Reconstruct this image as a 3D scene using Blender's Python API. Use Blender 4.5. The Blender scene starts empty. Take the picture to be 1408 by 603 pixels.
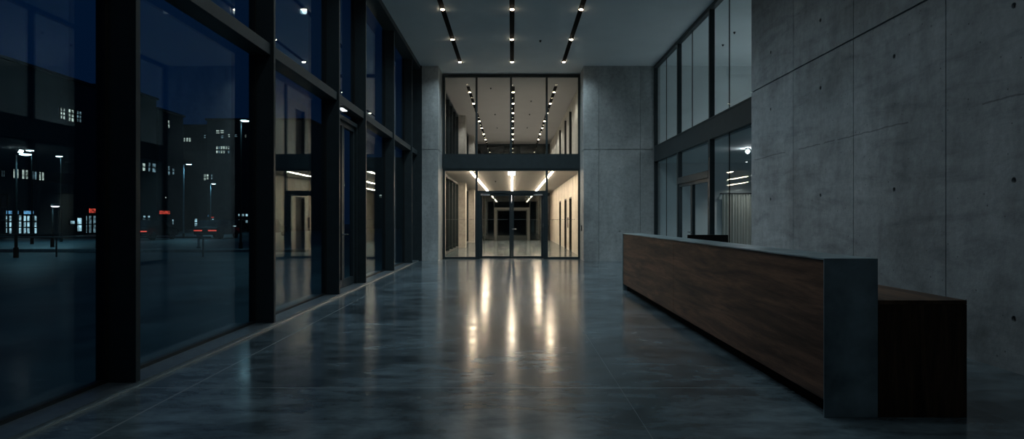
import bpy, bmesh, math, random
from mathutils import Vector, Matrix
random.seed(7)
C = bpy.context.scene.collection
F = 900.0            # focal length in pixels for a 1408 px wide frame
H = 6.58             # hall ceiling height
PI = math.pi

# ------------------------------------------------------------------ helpers
class B:
    """collects shapes for ONE mesh object"""
    def __init__(s):
        s.bm = bmesh.new()
    def box(s, x0, x1, y0, y1, z0, z1, bev=0.0, mi=0):
        r = bmesh.ops.create_cube(s.bm, size=1.0)
        vs = r['verts']
        for v in vs:
            v.co = Vector((x0 + (v.co.x + .5) * (x1 - x0), y0 + (v.co.y + .5) * (y1 - y0), z0 + (v.co.z + .5) * (z1 - z0)))
        fs = set(f for v in vs for f in v.link_faces)
        for f in fs: f.material_index = mi
        if bev:
            es = list(set(e for v in vs for e in v.link_edges))
            bmesh.ops.bevel(s.bm, geom=es, offset=bev, segments=2, affect='EDGES', profile=.5)
        return s
    def cyl(s, p, q, r, r2=None, n=20, mi=0, caps=True):
        p = Vector(p); q = Vector(q); d = q - p
        m = Matrix.Translation((p + q) / 2) @ d.to_track_quat('Z', 'Y').to_matrix().to_4x4()
        o = bmesh.ops.create_cone(s.bm, cap_ends=caps, segments=n, radius1=r, radius2=r if r2 is None else r2, depth=d.length, matrix=m)
        for v in o['verts']:
            for f in v.link_faces: f.material_index = mi
        return s
    def dome(s, c, r, flat=1.0, mi=0):
        o = bmesh.ops.create_uvsphere(s.bm, u_segments=20, v_segments=12, radius=r)
        for v in o['verts']:
            v.co.z *= flat
            v.co += Vector(c)
            for f in v.link_faces: f.material_index = mi
        return s
    def tube(s, pts, r, n=10, mi=0):
        for a, b in zip(pts[:-1], pts[1:]):
            s.cyl(a, b, r, n=n, mi=mi)
        for a in pts[1:-1]:
            s.dome(a, r, mi=mi)
        return s
    def prism(s, prof, x0, x1, inset=None, mi=0):
        """side profile of (y,z) points extruded along x"""
        a = [s.bm.verts.new((x0, y, z)) for y, z in prof]
        b = [s.bm.verts.new((x1, y, z)) for y, z in prof]
        n = len(prof)
        fs = [s.bm.faces.new(a), s.bm.faces.new(b[::-1])]
        for i in range(n):
            fs.append(s.bm.faces.new((a[i], b[i], b[(i + 1) % n], a[(i + 1) % n])))
        for f in fs: f.material_index = mi
        return s
    def quad(s, pts, mi=0):
        f = s.bm.faces.new([s.bm.verts.new(p) for p in pts]); f.material_index = mi
        return s
    def make(s, name, mats, parent=None, loc=None, smooth=False):
        bmesh.ops.recalc_face_normals(s.bm, faces=s.bm.faces)
        off = Vector((0, 0, 0))
        if parent is not None: off = wloc(parent)
        elif loc is not None: off = Vector(loc)
        for v in s.bm.verts: v.co -= off
        me = bpy.data.meshes.new(name); s.bm.to_mesh(me); s.bm.free()
        for m in (mats if isinstance(mats, (list, tuple)) else [mats]): me.materials.append(m)
        if smooth:
            for p in me.polygons: p.use_smooth = True
        o = bpy.data.objects.new(name, me); C.objects.link(o)
        if parent is not None: o.parent = parent
        elif loc is not None: o.location = loc
        return o

def wloc(o):
    v = Vector((0, 0, 0))
    while o is not None:
        v += o.location; o = o.parent
    return v

def tag(o, label=None, cat=None, group=None, kind=None):
    if label: o['label'] = label
    if cat: o['category'] = cat
    if group: o['group'] = group
    if kind: o['kind'] = kind
    return o

def empty(name, loc, label, cat, group=None, kind=None):
    o = bpy.data.objects.new(name, None); C.objects.link(o)
    o.location = loc; o.empty_display_size = .2
    return tag(o, label, cat, group, kind)

def copy_tree(o, parent=None):
    c = o.copy(); C.objects.link(c)
    if parent is not None: c.parent = parent
    for ch in list(o.children): copy_tree(ch, c)
    return c

def panel(b, o, u, v, n, w, h, t, holes=(), r=.028, dep=.03, half=.07, nseg=16, rc=.0):
    """a cast panel: front face w x h in the plane (u,v) at o, thickness t against n, with sunk round tie holes"""
    o, u, v, n = Vector(o), Vector(u), Vector(v), Vector(n)
    bm = b.bm
    P = lambda a, c, d=0: o + u * a + v * c - n * d
    def q(pts):
        bm.faces.new([bm.verts.new(p) for p in pts])
    def rect(a0, a1, c0, c1):
        if a1 - a0 > 1e-6 and c1 - c0 > 1e-6:
            q([P(a0, c0), P(a1, c0), P(a1, c1), P(a0, c1)])
    hs = sorted([hh for hh in holes if half < hh[0] < w - half and half < hh[1] < h - half], key=lambda p: p[1])
    c = 0.0
    rows = {}
    for a, cc in hs: rows.setdefault(round(cc, 3), []).append(a)
    for cc in sorted(rows):
        rect(0, w, c, cc - half)
        x = 0.0
        for a in sorted(rows[cc]):
            rect(x, a - half, cc - half, cc + half)
            x = a + half
            sq, ci, bo = [], [], []
            for k in range(nseg):
                t_ = 2 * PI * k / nseg
                cx, cy = math.cos(t_), math.sin(t_)
                m = max(abs(cx), abs(cy))
                sq.append((a + half * cx / m, cc + half * cy / m))
                ci.append((a + r * cx, cc + r * cy))
            for k in range(nseg):
                j = (k + 1) % nseg
                q([P(*sq[k]), P(*sq[j]), P(*ci[j]), P(*ci[k])])
                q([P(*ci[k]), P(*ci[j]), P(*ci[j], dep), P(*ci[k], dep)])
            q([P(*p, dep) for p in ci])
        rect(x, w, cc - half, cc + half)
        c = cc + half
    rect(0, w, c, h)
    for (a0, c0, a1, c1) in ((0, 0, w, 0), (w, 0, w, h), (w, h, 0, h), (0, h, 0, 0)):
        q([P(a0, c0), P(a1, c1), P(a1, c1, t), P(a0, c0, t)])
    q([P(0, 0, t), P(w, 0, t), P(w, h, t), P(0, h, t)])

# ------------------------------------------------------------------ materials
def new_mat(name):
    m = bpy.data.materials.new(name); m.use_nodes = True
    nt = m.node_tree; nt.nodes.clear()
    out = nt.nodes.new('ShaderNodeOutputMaterial')
    return m, nt, out
def N(nt, t, **kw):
    n = nt.nodes.new(t)
    for k, v in kw.items():
        if k in n.inputs: n.inputs[k].default_value = v
        else: setattr(n, k, v)
    return n
def rgb(c): return (c[0], c[1], c[2], 1)
def pos(nt, scale=(1, 1, 1), obj=False):
    mp = N(nt, 'ShaderNodeMapping'); mp.inputs['Scale'].default_value = scale
    if obj:
        tc = N(nt, 'ShaderNodeTexCoord'); nt.links.new(tc.outputs['Object'], mp.inputs['Vector'])
    else:
        g = N(nt, 'ShaderNodeNewGeometry'); nt.links.new(g.outputs['Position'], mp.inputs['Vector'])
    return mp.outputs['Vector']
def noise(nt, vec, scale, detail=4, rough=.55, dist=0):
    n = N(nt, 'ShaderNodeTexNoise'); n.inputs['Scale'].default_value = scale
    n.inputs['Detail'].default_value = detail; n.inputs['Roughness'].default_value = rough
    n.inputs['Distortion'].default_value = dist
    nt.links.new(vec, n.inputs['Vector'])
    return n.outputs['Fac']
def ramp(nt, fac, stops):
    r = N(nt, 'ShaderNodeValToRGB')
    e = r.color_ramp.elements
    while len(e) > 1: e.remove(e[-1])
    e[0].position = stops[0][0]; e[0].color = rgb(stops[0][1])
    for p, c in stops[1:]:
        x = e.new(p); x.color = rgb(c)
    nt.links.new(fac, r.inputs['Fac'])
    return r.outputs['Color']
def mul(nt, a, b, fac=1.0):
    m = N(nt, 'ShaderNodeMix', data_type='RGBA', blend_type='MULTIPLY'); m.inputs[0].default_value = fac
    nt.links.new(a, m.inputs[6]); nt.links.new(b, m.inputs[7])
    return m.outputs[2]
def bump(nt, h, strength, dist=.01):
    b = N(nt, 'ShaderNodeBump'); b.inputs['Strength'].default_value = strength; b.inputs['Distance'].default_value = dist
    nt.links.new(h, b.inputs['Height'])
    return b.outputs['Normal']

def concrete(name, col, rough=.62, dark=.55, spec=.3, lift=None, band_amt=.25):
    m, nt, out = new_mat(name)
    p = N(nt, 'ShaderNodeBsdfPrincipled'); p.inputs['Specular IOR Level'].default_value = spec
    nt.links.new(p.outputs[0], out.inputs[0])
    g = lambda k: tuple(c * k for c in col)
    big = noise(nt, pos(nt, (1, 1, .8)), .55, 5, .6, .4)
    c1 = ramp(nt, big, [(.3, g(dark)), (.5, g(.9)), (.72, g(1.2))])
    streak = noise(nt, pos(nt, (1.6, 1.6, .4)), 1.1, 6, .62, .5)
    c2 = ramp(nt, streak, [(.28, (.74, .74, .74)), (.5, (.96, .96, .96)), (.7, (1.1, 1.1, 1.1))])
    fine = noise(nt, pos(nt), 9, 6, .7)
    c3 = ramp(nt, fine, [(.3, (.8, .8, .8)), (.6, (1.05, 1.05, 1.05))])
    vor = N(nt, 'ShaderNodeTexVoronoi'); vor.inputs['Scale'].default_value = 7.5
    nt.links.new(pos(nt), vor.inputs['Vector'])
    c4 = ramp(nt, vor.outputs['Distance'], [(.0, (.2, .2, .2)), (.055, (.25, .25, .25)), (.085, (1, 1, 1))])  # dark dots paint the shade inside small cast pits
    band = noise(nt, pos(nt, (.55, .55, 2.6)), 1.5, 7, .68, .5)
    c5 = ramp(nt, band, [(.34, (.66, .67, .68)), (.47, (.94, .94, .94)), (.66, (1.14, 1.14, 1.14))])
    col_ = mul(nt, mul(nt, mul(nt, mul(nt, c1, c2), c3), c4, .8), c5, band_amt)
    if lift:
        # thin wandering line left by a pause in the pour
        g_ = N(nt, 'ShaderNodeNewGeometry'); sx = N(nt, 'ShaderNodeSeparateXYZ'); nt.links.new(g_.outputs['Position'], sx.inputs[0])
        wob = N(nt, 'ShaderNodeMath', operation='MULTIPLY_ADD'); wob.inputs[1].default_value = .10; wob.inputs[2].default_value = -lift - .05
        nt.links.new(noise(nt, pos(nt), 1.1, 6, .7), wob.inputs[0])
        ad = N(nt, 'ShaderNodeMath', operation='ADD'); nt.links.new(sx.outputs['Z'], ad.inputs[0]); nt.links.new(wob.outputs[0], ad.inputs[1])
        ab = N(nt, 'ShaderNodeMath', operation='ABSOLUTE'); nt.links.new(ad.outputs[0], ab.inputs[0])
        line = ramp(nt, ab.outputs[0], [(0, (.5, .5, .5)), (.006, (.55, .55, .55)), (.011, (1, 1, 1))])
        brk = N(nt, 'ShaderNodeMath', operation='GREATER_THAN'); brk.inputs[1].default_value = .49
        nt.links.new(noise(nt, pos(nt), .9, 3, .6), brk.inputs[0])
        mk = N(nt, 'ShaderNodeMix', data_type='RGBA'); nt.links.new(brk.outputs[0], mk.inputs[0]); mk.inputs[6].default_value = (1, 1, 1, 1); nt.links.new(line, mk.inputs[7])
        col_ = mul(nt, col_, mk.outputs[2])
    nt.links.new(col_, p.inputs['Base Color'])
    p.inputs['Roughness'].default_value = rough
    nt.links.new(bump(nt, noise(nt, pos(nt), 14, 8, .7), .25, .02), p.inputs['Normal'])
    return m

def simple(name, col, rough=.5, metal=0, spec=.5, var=.12, scale=6, bumps=0):
    m, nt, out = new_mat(name)
    p = N(nt, 'ShaderNodeBsdfPrincipled'); nt.links.new(p.outputs[0], out.inputs[0])
    n = noise(nt, pos(nt), scale, 4)
    nt.links.new(ramp(nt, n, [(.3, tuple(c * (1 - var) for c in col)), (.7, tuple(c * (1 + var) for c in col))]), p.inputs['Base Color'])
    p.inputs['Roughness'].default_value = rough; p.inputs['Metallic'].default_value = metal
    p.inputs['Specular IOR Level'].default_value = spec
    if bumps: nt.links.new(bump(nt, noise(nt, pos(nt), 40, 4), bumps, .004), p.inputs['Normal'])
    return m

def emit(name, col, strength):
    m, nt, out = new_mat(name)
    e = N(nt, 'ShaderNodeEmission'); e.inputs[0].default_value = rgb(col); e.inputs[1].default_value = strength
    nt.links.new(e.outputs[0], out.inputs[0])
    return m

def emit_var(name, col, strength, scale):
    """a lit pane behind which shelves and blinds break up the light"""
    m, nt, out = new_mat(name)
    e = N(nt, 'ShaderNodeEmission'); e.inputs[1].default_value = strength
    n = noise(nt, pos(nt, (1, 1, 1.6)), scale, 3, .7)
    nt.links.new(ramp(nt, n, [(.36, tuple(c * .06 for c in col)), (.5, tuple(c * .5 for c in col)), (.62, col)]), e.inputs[0])
    nt.links.new(e.outputs[0], out.inputs[0])
    return m

def glass(name, tint, base=.03, gain=.9, rough=0.0):
    m, nt, out = new_mat(name)
    lw = N(nt, 'ShaderNodeLayerWeight'); lw.inputs['Blend'].default_value = .5
    pw = N(nt, 'ShaderNodeMath', operation='POWER'); pw.inputs[1].default_value = 5
    nt.links.new(lw.outputs['Facing'], pw.inputs[0])
    ma = N(nt, 'ShaderNodeMath', operation='MULTIPLY_ADD'); ma.inputs[1].default_value = gain; ma.inputs[2].default_value = base
    nt.links.new(pw.outputs[0], ma.inputs[0])
    t = N(nt, 'ShaderNodeBsdfTransparent'); t.inputs[0].default_value = rgb(tint)
    g = N(nt, 'ShaderNodeBsdfGlossy'); g.inputs['Roughness'].default_value = rough; g.inputs[0].default_value = (.9, .97, 1, 1)
    mx = N(nt, 'ShaderNodeMixShader')
    nt.links.new(ma.outputs[0], mx.inputs[0]); nt.links.new(t.outputs[0], mx.inputs[1]); nt.links.new(g.outputs[0], mx.inputs[2])
    nt.links.new(mx.outputs[0], out.inputs[0])
    return m

def wood(name, col, axis='Y'):
    m, nt, out = new_mat(name)
    p = N(nt, 'ShaderNodeBsdfPrincipled'); nt.links.new(p.outputs[0], out.inputs[0])
    sc = {'Y': (6, .55, 7.5), 'Z': (7, 7, .5)}[axis]
    n1 = noise(nt, pos(nt, sc), 1.2, 6, .62, .8)
    n2 = noise(nt, pos(nt, tuple(4 * s for s in sc)), 2.2, 5, .7)
    c1 = ramp(nt, n1, [(.34, tuple(c * .42 for c in col)), (.5, col), (.64, tuple(c * 1.75 for c in col))])
    c2 = ramp(nt, n2, [(.3, (.65, .65, .65)), (.6, (1.1, 1.1, 1.1))])
    nt.links.new(mul(nt, c1, c2), p.inputs['Base Color'])
    p.inputs['Roughness'].default_value = .5; p.inputs['Specular IOR Level'].default_value = .3
    nt.links.new(bump(nt, n2, .08, .003), p.inputs['Normal'])
    return m

def polished_floor(name):
    m, nt, out = new_mat(name)
    p = N(nt, 'ShaderNodeBsdfPrincipled'); nt.links.new(p.outputs[0], out.inputs[0])
    k = (.092, .130, .152)
    big = noise(nt, pos(nt, (1, 1, 1)), .7, 6, .62, .6)
    mid = noise(nt, pos(nt, (1.0, 2.2, 1)), 2.2, 6, .65, .3)
    c1 = ramp(nt, big, [(.32, tuple(c * .4 for c in k)), (.5, k), (.66, tuple(c * 1.6 for c in k))])
    c2 = ramp(nt, mid, [(.34, (.45, .45, .45)), (.5, (.95, .95, .95)), (.66, (1.35, 1.35, 1.35))])
    col = mul(nt, c1, c2)
    # pale sealant in the sawn joints between the pours
    g = N(nt, 'ShaderNodeNewGeometry'); sx = N(nt, 'ShaderNodeSeparateXYZ'); nt.links.new(g.outputs['Position'], sx.inputs[0])
    fac = None
    for ax, at, w in (('X', -2.69, .009), ('Y', 5.45, .006), ('X', .9, .0015)):
        s = N(nt, 'ShaderNodeMath', operation='SUBTRACT'); s.inputs[1].default_value = at
        nt.links.new(sx.outputs[ax], s.inputs[0])
        a = N(nt, 'ShaderNodeMath', operation='ABSOLUTE'); nt.links.new(s.outputs[0], a.inputs[0])
        l = N(nt, 'ShaderNodeMath', operation='LESS_THAN'); l.inputs[1].default_value = w
        nt.links.new(a.outputs[0], l.inputs[0])
        if fac is None: fac = l.outputs[0]
        else:
            mx = N(nt, 'ShaderNodeMath', operation='MAXIMUM'); nt.links.new(fac, mx.inputs[0]); nt.links.new(l.outputs[0], mx.inputs[1]); fac = mx.outputs[0]
    lt = N(nt, 'ShaderNodeMath', operation='LESS_THAN'); lt.inputs[1].default_value = 2.3; nt.links.new(sx.outputs['X'], lt.inputs[0])
    m2 = N(nt, 'ShaderNodeMath', operation='MULTIPLY'); nt.links.new(fac, m2.inputs[0]); nt.links.new(lt.outputs[0], m2.inputs[1]); fac = m2.outputs[0]
    mj = N(nt, 'ShaderNodeMix', data_type='RGBA'); nt.links.new(fac, mj.inputs[0]); nt.links.new(col, mj.inputs[6]); mj.inputs[7].default_value = (.24, .28, .3, 1)
    nt.links.new(mj.outputs[2], p.inputs['Base Color'])
    rn = noise(nt, pos(nt, (1, 2.4, 1)), 1.5, 6, .68, .4)
    rr = N(nt, 'ShaderNodeMapRange'); rr.inputs[1].default_value = .3; rr.inputs[2].default_value = .7
    rr.inputs[3].default_value = .12; rr.inputs[4].default_value = .22
    nt.links.new(rn, rr.inputs[0]); nt.links.new(rr.outputs[0], p.inputs['Roughness'])
    p.inputs['Specular IOR Level'].default_value = .5
    nt.links.new(bump(nt, noise(nt, pos(nt, (1, 1, 1)), 5, 3), .03, .01), p.inputs['Normal'])
    return m

M = {}
M['concrete'] = concrete('grey_concrete', (.355, .40, .425), lift=2.53, dark=.5, band_amt=.85)
M['pier'] = concrete('pier_concrete', (.44, .475, .48), dark=.68)
M['warm_pier'] = concrete('corridor_concrete', (.46, .45, .42), dark=.75)
M['portal'] = simple('grey_portal', (.11, .125, .13), .7)
M['floor'] = polished_floor('polished_concrete')
M['ceiling'] = simple('painted_ceiling', (.72, .76, .775), .85, var=.03, scale=1.2)
M['plaster'] = simple('warm_plaster', (.72, .68, .61), .8, var=.06, scale=1.5)
M['board'] = concrete('pale_board_concrete', (.66, .62, .55), dark=.8)
M['soffit'] = simple('corridor_soffit', (.42, .405, .385), .85, var=.03, scale=1)
M['office_paint'] = simple('office_paint', (.70, .76, .77), .8, var=.04, scale=1)
M['frame'] = simple('dark_anodised_metal', (.026, .038, .043), .45, .1, .3, var=.1)
M['black'] = simple('black_metal', (.010, .012, .013), .5, .2, .4, var=.1)
M['rubber'] = simple('black_gap', (.004, .005, .005), .9, 0, .1)
M['sill'] = simple('brushed_sill_metal', (.20, .25, .28), .38, .8, var=.15, scale=14)
M['trim'] = simple('pale_edge_trim', (.5, .52, .5), .3, .9)
M['globe'] = emit('globe_lamp', (.95, .98, 1), 110)
M['curtain'] = simple('pale_curtain_cloth', (.60, .62, .58), .9, var=.05)
M['chrome'] = simple('satin_steel', (.55, .57, .58), .25, 1.0)
M['steel'] = simple('patinated_steel', (.25, .33, .36), .36, .3, var=.55, scale=2.6, bumps=.03)
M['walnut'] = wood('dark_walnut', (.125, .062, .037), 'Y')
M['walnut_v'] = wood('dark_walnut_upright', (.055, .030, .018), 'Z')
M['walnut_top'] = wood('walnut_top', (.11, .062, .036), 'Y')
M['glass'] = glass('facade_glass', (.74, .88, .92))
M['clear'] = glass('clear_glass', (.95, .97, .96), base=.015, gain=.6)
M['office_glass'] = glass('office_glass', (.90, .94, .95), base=.016, gain=.24)
M['dark_glass'] = glass('dark_glass', (.30, .36, .38), base=.05, gain=.9)
M['lamp'] = emit('warm_spot_lens', (1, .80, .55), 34)
M['end_glass'] = glass('end_glass', (.30, .38, .42), base=.12, gain=.88)
M['emergency'] = emit('emergency_glow', (.85, .95, 1), 2.2)
M['strip'] = emit('warm_strip_diffuser', (1, .77, .56), 56)
M['sign_light'] = emit('lit_sign_face', (.9, .97, 1), 6)
M['added_lamp'] = emit('added_downlight', (.92, .97, 1), 14)
M['lift_door'] = simple('bronze_lift_door', (.05, .046, .042), .5, .3, var=.1)
M['asphalt'] = simple('night_paving', (.036, .058, .068), .5, 0, .4, var=.35, scale=.8)
M['kerb'] = simple('kerb_stone', (.17, .19, .2), .7, 0, .3, var=.2)
M['facade'] = simple('dark_render', (.075, .085, .09), .85, 0, .2, var=.12, scale=.4)
M['facade2'] = simple('brown_render', (.05, .055, .06), .85, 0, .2, var=.12, scale=.4)
M['roof'] = simple('roof_felt', (.03, .035, .04), .9)
M['dark_pane'] = simple('unlit_pane', (.015, .02, .025), .15, 0, .6)
M['win_warm'] = emit_var('lit_room', (1, .95, .80), 1.1, 1.4)
M['win_cool'] = emit_var('lit_shop', (.72, .92, 1), 1.2, 1.1)
M['win_dim'] = emit_var('dim_room', (.7, .9, 1), .35, 1.4)
M['sign_blue'] = emit_var('blue_sign', (.25, .55, .9), .9, .9)
M['sign_red'] = emit_var('red_sign', (1, .08, .05), 1.2, 2.4)
M['tail'] = emit('tail_lamp_red', (1, .09, .06), 1.1)
M['head'] = emit('head_lamp_white', (.9, .96, 1), 3)
M['street_lamp'] = emit('street_lamp_glow', (.85, .97, 1), 9)
M['pink_lamp'] = emit('pinkish_lamp_glow', (1, .75, .75), 5)
M['car'] = simple('dark_car_paint', (.02, .025, .03), .25, .3, .6)
M['tyre'] = simple('tyre_rubber', (.01, .01, .01), .9)

# ------------------------------------------------------------------ the setting: shells
S = 'structure'
def struct(b, name, mat, label, cat, parent=None):
    return tag(b.make(name, mat, parent), label, cat, kind=S)

struct(B().box(-3.13, 11.5, -3, 52, -.3, 0), 'floor', M['floor'], 'dark polished concrete floor reflecting the lights of the corridor', 'floor')

# ceilings, cut open along the three light slots
TX = (-1.71, 0.0, 1.70)
GTX = (-1.71, .05, 1.70)
def slotted(b, x0, x1, y0, y1, z0, z1, sy0, sy1, hw=.065, tx=TX):
    xs = [x0]
    for t in tx: xs += [t - hw, t + hw]
    xs.append(x1)
    for i in range(0, len(xs), 2): b.box(xs[i], xs[i + 1], y0, y1, z0, z1)
    for t in tx:
        if sy0 > y0: b.box(t - hw, t + hw, y0, sy0, z0, z1)
        if sy1 < y1: b.box(t - hw, t + hw, sy1, y1, z0, z1)
        b.box(t - hw, t + hw, sy0, sy1, z0 + .07, z1)
    return b
b = B(); slotted(b, -3.08, 4.9, -3, 23.33, H, H + .4, -3, 21.75)
struct(b, 'ceiling', M['ceiling'], 'smooth grey hall ceiling with three black light slots', 'ceiling')
b = B(); slotted(b, -3.3, 3.2, 23.45, 44.8, H - .02, H + .4, 25.4, 44.7, tx=GTX)
struct(b, 'ceiling_corridor_upper', M['soffit'], 'warm grey ceiling of the upper gallery behind the far glass wall', 'ceiling')
struct(B().box(-3.3, 3.2, 23.42, 44.8, 3.22, 3.68), 'ceiling_corridor_lower', M['soffit'], 'ceiling slab of the lower corridor carrying the long strip lights', 'ceiling')
struct(B().box(-3.42, -3.08, -3, 22.1, H - .14, H + .4), 'trim_1', M['frame'], 'dark metal header along the top of the left glass front', 'trim')

# right concrete wall
YC = [12.58, 10.70, 8.82, 6.94, 5.06, 3.18, 1.30, -.58, -3.0]
b = B(); b.box(4.63, 5.1, -3, 12.58, 0, H)
for i in range(len(YC) - 1):
    y1, y0 = YC[i], YC[i + 1]
    w = y1 - y0 - .014
    hl = [(w / 2, z) for z in (.49, 1.76, 3.36)]
    panel(b, (4.6, y0 + .007, 0.0), (0, 1, 0), (0, 0, 1), (-1, 0, 0), w, 3.82, .03, hl)
    panel(b, (4.6, y0 + .007, 3.845), (0, 1, 0), (0, 0, 1), (-1, 0, 0), w, H - 3.845, .03, [(w / 2, z - 3.845) for z in (4.37, 5.9)])
struct(b, 'wall_right', M['concrete'], 'long fair-faced concrete wall with tie holes behind the reception counter', 'wall')

struct(B().box(-3.5, 5.1, -3.3, -3, 0, H + .4), 'wall_back', M['concrete'], 'concrete wall closing the hall behind the camera', 'wall')

# right pier (front face towards the camera, y = 22.1)
def pier(name, x0, x1, label, joints, holes_x):
    b = B(); b.box(x0 + .02, x1 - .02, 22.13, 23.5, 0, H + .1)
    xs = [x0] + joints + [x1]
    for (z0, z1, zz) in ((0, 3.755, (1.0, 2.02, 3.12)), (3.775, H + .1, (4.22, 5.8))):
        for i in range(len(xs) - 1):
            a = xs[i] + (.006 if i else 0); c = xs[i + 1] - (.006 if i < len(xs) - 2 else 0)
            hl = [(hx - a, z - z0) for hx in holes_x for z in zz if a < hx < c]
            panel(b, (a, 22.1, z0), (1, 0, 0), (0, 0, 1), (0, -1, 0), c - a, z1 - z0, .03, hl, r=.03)
        b.box(x0, x0 + .02, 22.13, 23.5, z0, z1); b.box(x1 - .02, x1, 22.13, 23.5, z0, z1)
    return struct(b, name, M['pier'], label, 'wall')
pier('wall_far_right', 2.42, 5.0, 'wide concrete pier right of the glass doors', [2.93, 4.33], [3.63])
pier('wall_far_left', -3.06, -2.49, 'narrow concrete pier left of the glass doors', [], [])

# sill, floor trim
struct(B().box(-3.45, -3.145, -3, 22.1, -.2, .035), 'trim_2', M['sill'], 'brushed metal sill strip along the foot of the left glass front', 'trim')
struct(B().box(-3.145, -3.13, -3, 22.1, -.2, .006), 'trim_3', M['trim'], 'thin pale metal edge between the sill strip and the floor', 'trim')

# ------------------------------------------------------------------ left glass front: fins and bays
FY = [-2.9, -.75, 2.35, 5.515, 8.69, 11.97, 14.14, 17.52, 20.66]
ordinal = ['nearest', 'second', 'third', 'fourth', 'fifth', 'sixth']
nt_ = 4
for i, y in enumerate(FY):
    b = B(); b.box(-3.42, -3.15, y - .034, y + .034, .035, H - .1, bev=.003)
    b.box(-3.47, -3.40, y - .06, y + .06, .035, H - .1)
    lab = 'dark metal mullion fin of the left glass front, ' + (ordinal[i - 3] + ' from the camera in view' if i >= 3 else ['beside and behind the camera', 'beside the camera', 'just outside the left edge of view'][i])
    struct(b, 'trim_%d' % nt_, M['frame'], lab, 'mullion'); nt_ += 1
XG = -3.42
wn = 1
ends = FY + [22.1]
bay_lab = ['behind the camera', 'beside the camera', 'left of the first fin', 'between the first and second fins', 'between the second and third fins', None,
           'just past the side door', 'between the fifth and sixth fins', 'against the narrow far pier']
bay_no = ['', '', 'tall dark glass bay at the left edge', 'tall glass bay showing street lamps', 'tall glass bay mirroring the lit corridor', '',
          'narrow glass bay', 'narrow glass bay', 'last narrow glass bay']
LD = None
for i in range(len(FY)):
    y0, y1 = FY[i] + .034, ends[i + 1] - (.034 if i < len(FY) - 1 else 0)
    door = (i == 5)
    lab = ('glass bay of the left front holding the narrow side door' if door else
           (bay_no[i] or 'tall glass bay of the left front') + ' ' + bay_lab[i])
    e = empty('window_%d' % wn, (XG, (y0 + y1) / 2, .035), lab, 'window', kind=S); wn += 1
    B().box(XG - .012, XG + .012, y0, y1, 3.70, H - .14).make('pane', M['glass'], e)
    B().box(XG - .03, -3.19, y0, y1, 3.57, 3.72, bev=.004).make('transom', M['frame'], e)
    if not door:
        B().box(XG - .012, XG + .012, y0, y1, .06, 3.58).make('pane', M['glass'], e)
        B().box(XG - .03, XG + .03, y0, y1, .035, .065).make('bottom_rail', M['black'], e)
    for a, c in ((y0, y0 + .035), (y1 - .035, y1)):
        b = B(); b.box(XG - .03, XG + .035, a, c, .035, 3.57); b.box(XG - .03, XG + .035, a, c, 3.72, H - .14)
        b.make('side_frame', M['black'], e)
    if door:
        d = empty('door_1', (XG, (y0 + y1) / 2, .035), 'narrow glazed side door in the left glass front', 'door', kind=S)
        ya, yb = y0 + .035, y1 - .035
        b = B(); b.box(XG - .05, XG + .10, ya, ya + .07, .035, 3.36); b.box(XG - .05, XG + .10, yb - .07, yb, .035, 3.36); b.box(XG - .05, XG + .10, ya, yb, 3.36, 3.44)
        b.make('door_frame', M['frame'], d)
        B().box(XG - .012, XG + .012, ya, yb, 3.44, 3.57).make('overlight_pane', M['glass'], d)
        ym = (ya + yb) / 2
        for s, (u, v) in enumerate(((ya + .075, ym - .004), (ym + .004, yb - .075))):
            b = B(); b.box(XG - .03, XG + .05, u, u + .09, .045, 3.355); b.box(XG - .03, XG + .05, v - .09, v, .045, 3.355)
            b.box(XG - .03, XG + .05, u + .09, v - .09, .045, .2); b.box(XG - .03, XG + .05, u + .09, v - .09, 3.26, 3.355)
            lf = b.make('door_leaf', M['frame'], d)
            B().box(XG - .012, XG + .012, u + .08, v - .08, .18, 3.28).make('pane', M['glass'], lf)
            hy = v - .05 if s == 0 else u + .05
            hb = B(); hb.cyl((XG + .05, hy, 1.1), (XG + .10, hy, 1.1), .012); hb.cyl((XG + .10, hy, 1.1), (XG + .10, hy + (-.12 if s == 0 else .12), 1.1), .011); hb.cyl((XG + .045, hy, 1.1), (XG + .056, hy, 1.1), .028)
            tag(hb.make('handle', M['chrome'], lf), 'satin steel lever handle')
        LD = (ya, yb)
e = empty('emergency_light', (-3.30, 12.75, 3.535), 'small lit emergency luminaire under the transom over the narrow side door', 'light')
B().box(-3.36, -3.24, 12.55, 12.95, 3.545, 3.57, bev=.004).make('housing', M['black'], e)
B().box(-3.345, -3.255, 12.57, 12.93, 3.533, 3.545).make('diffuser', M['emergency'], e)

struct(B().box(-3.47, -3.04, 22.06, 22.3, 0, H), 'trim_%d' % nt_, M['frame'], 'dark metal corner post closing the left glass front against the narrow pier', 'trim'); nt_ += 1
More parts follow.
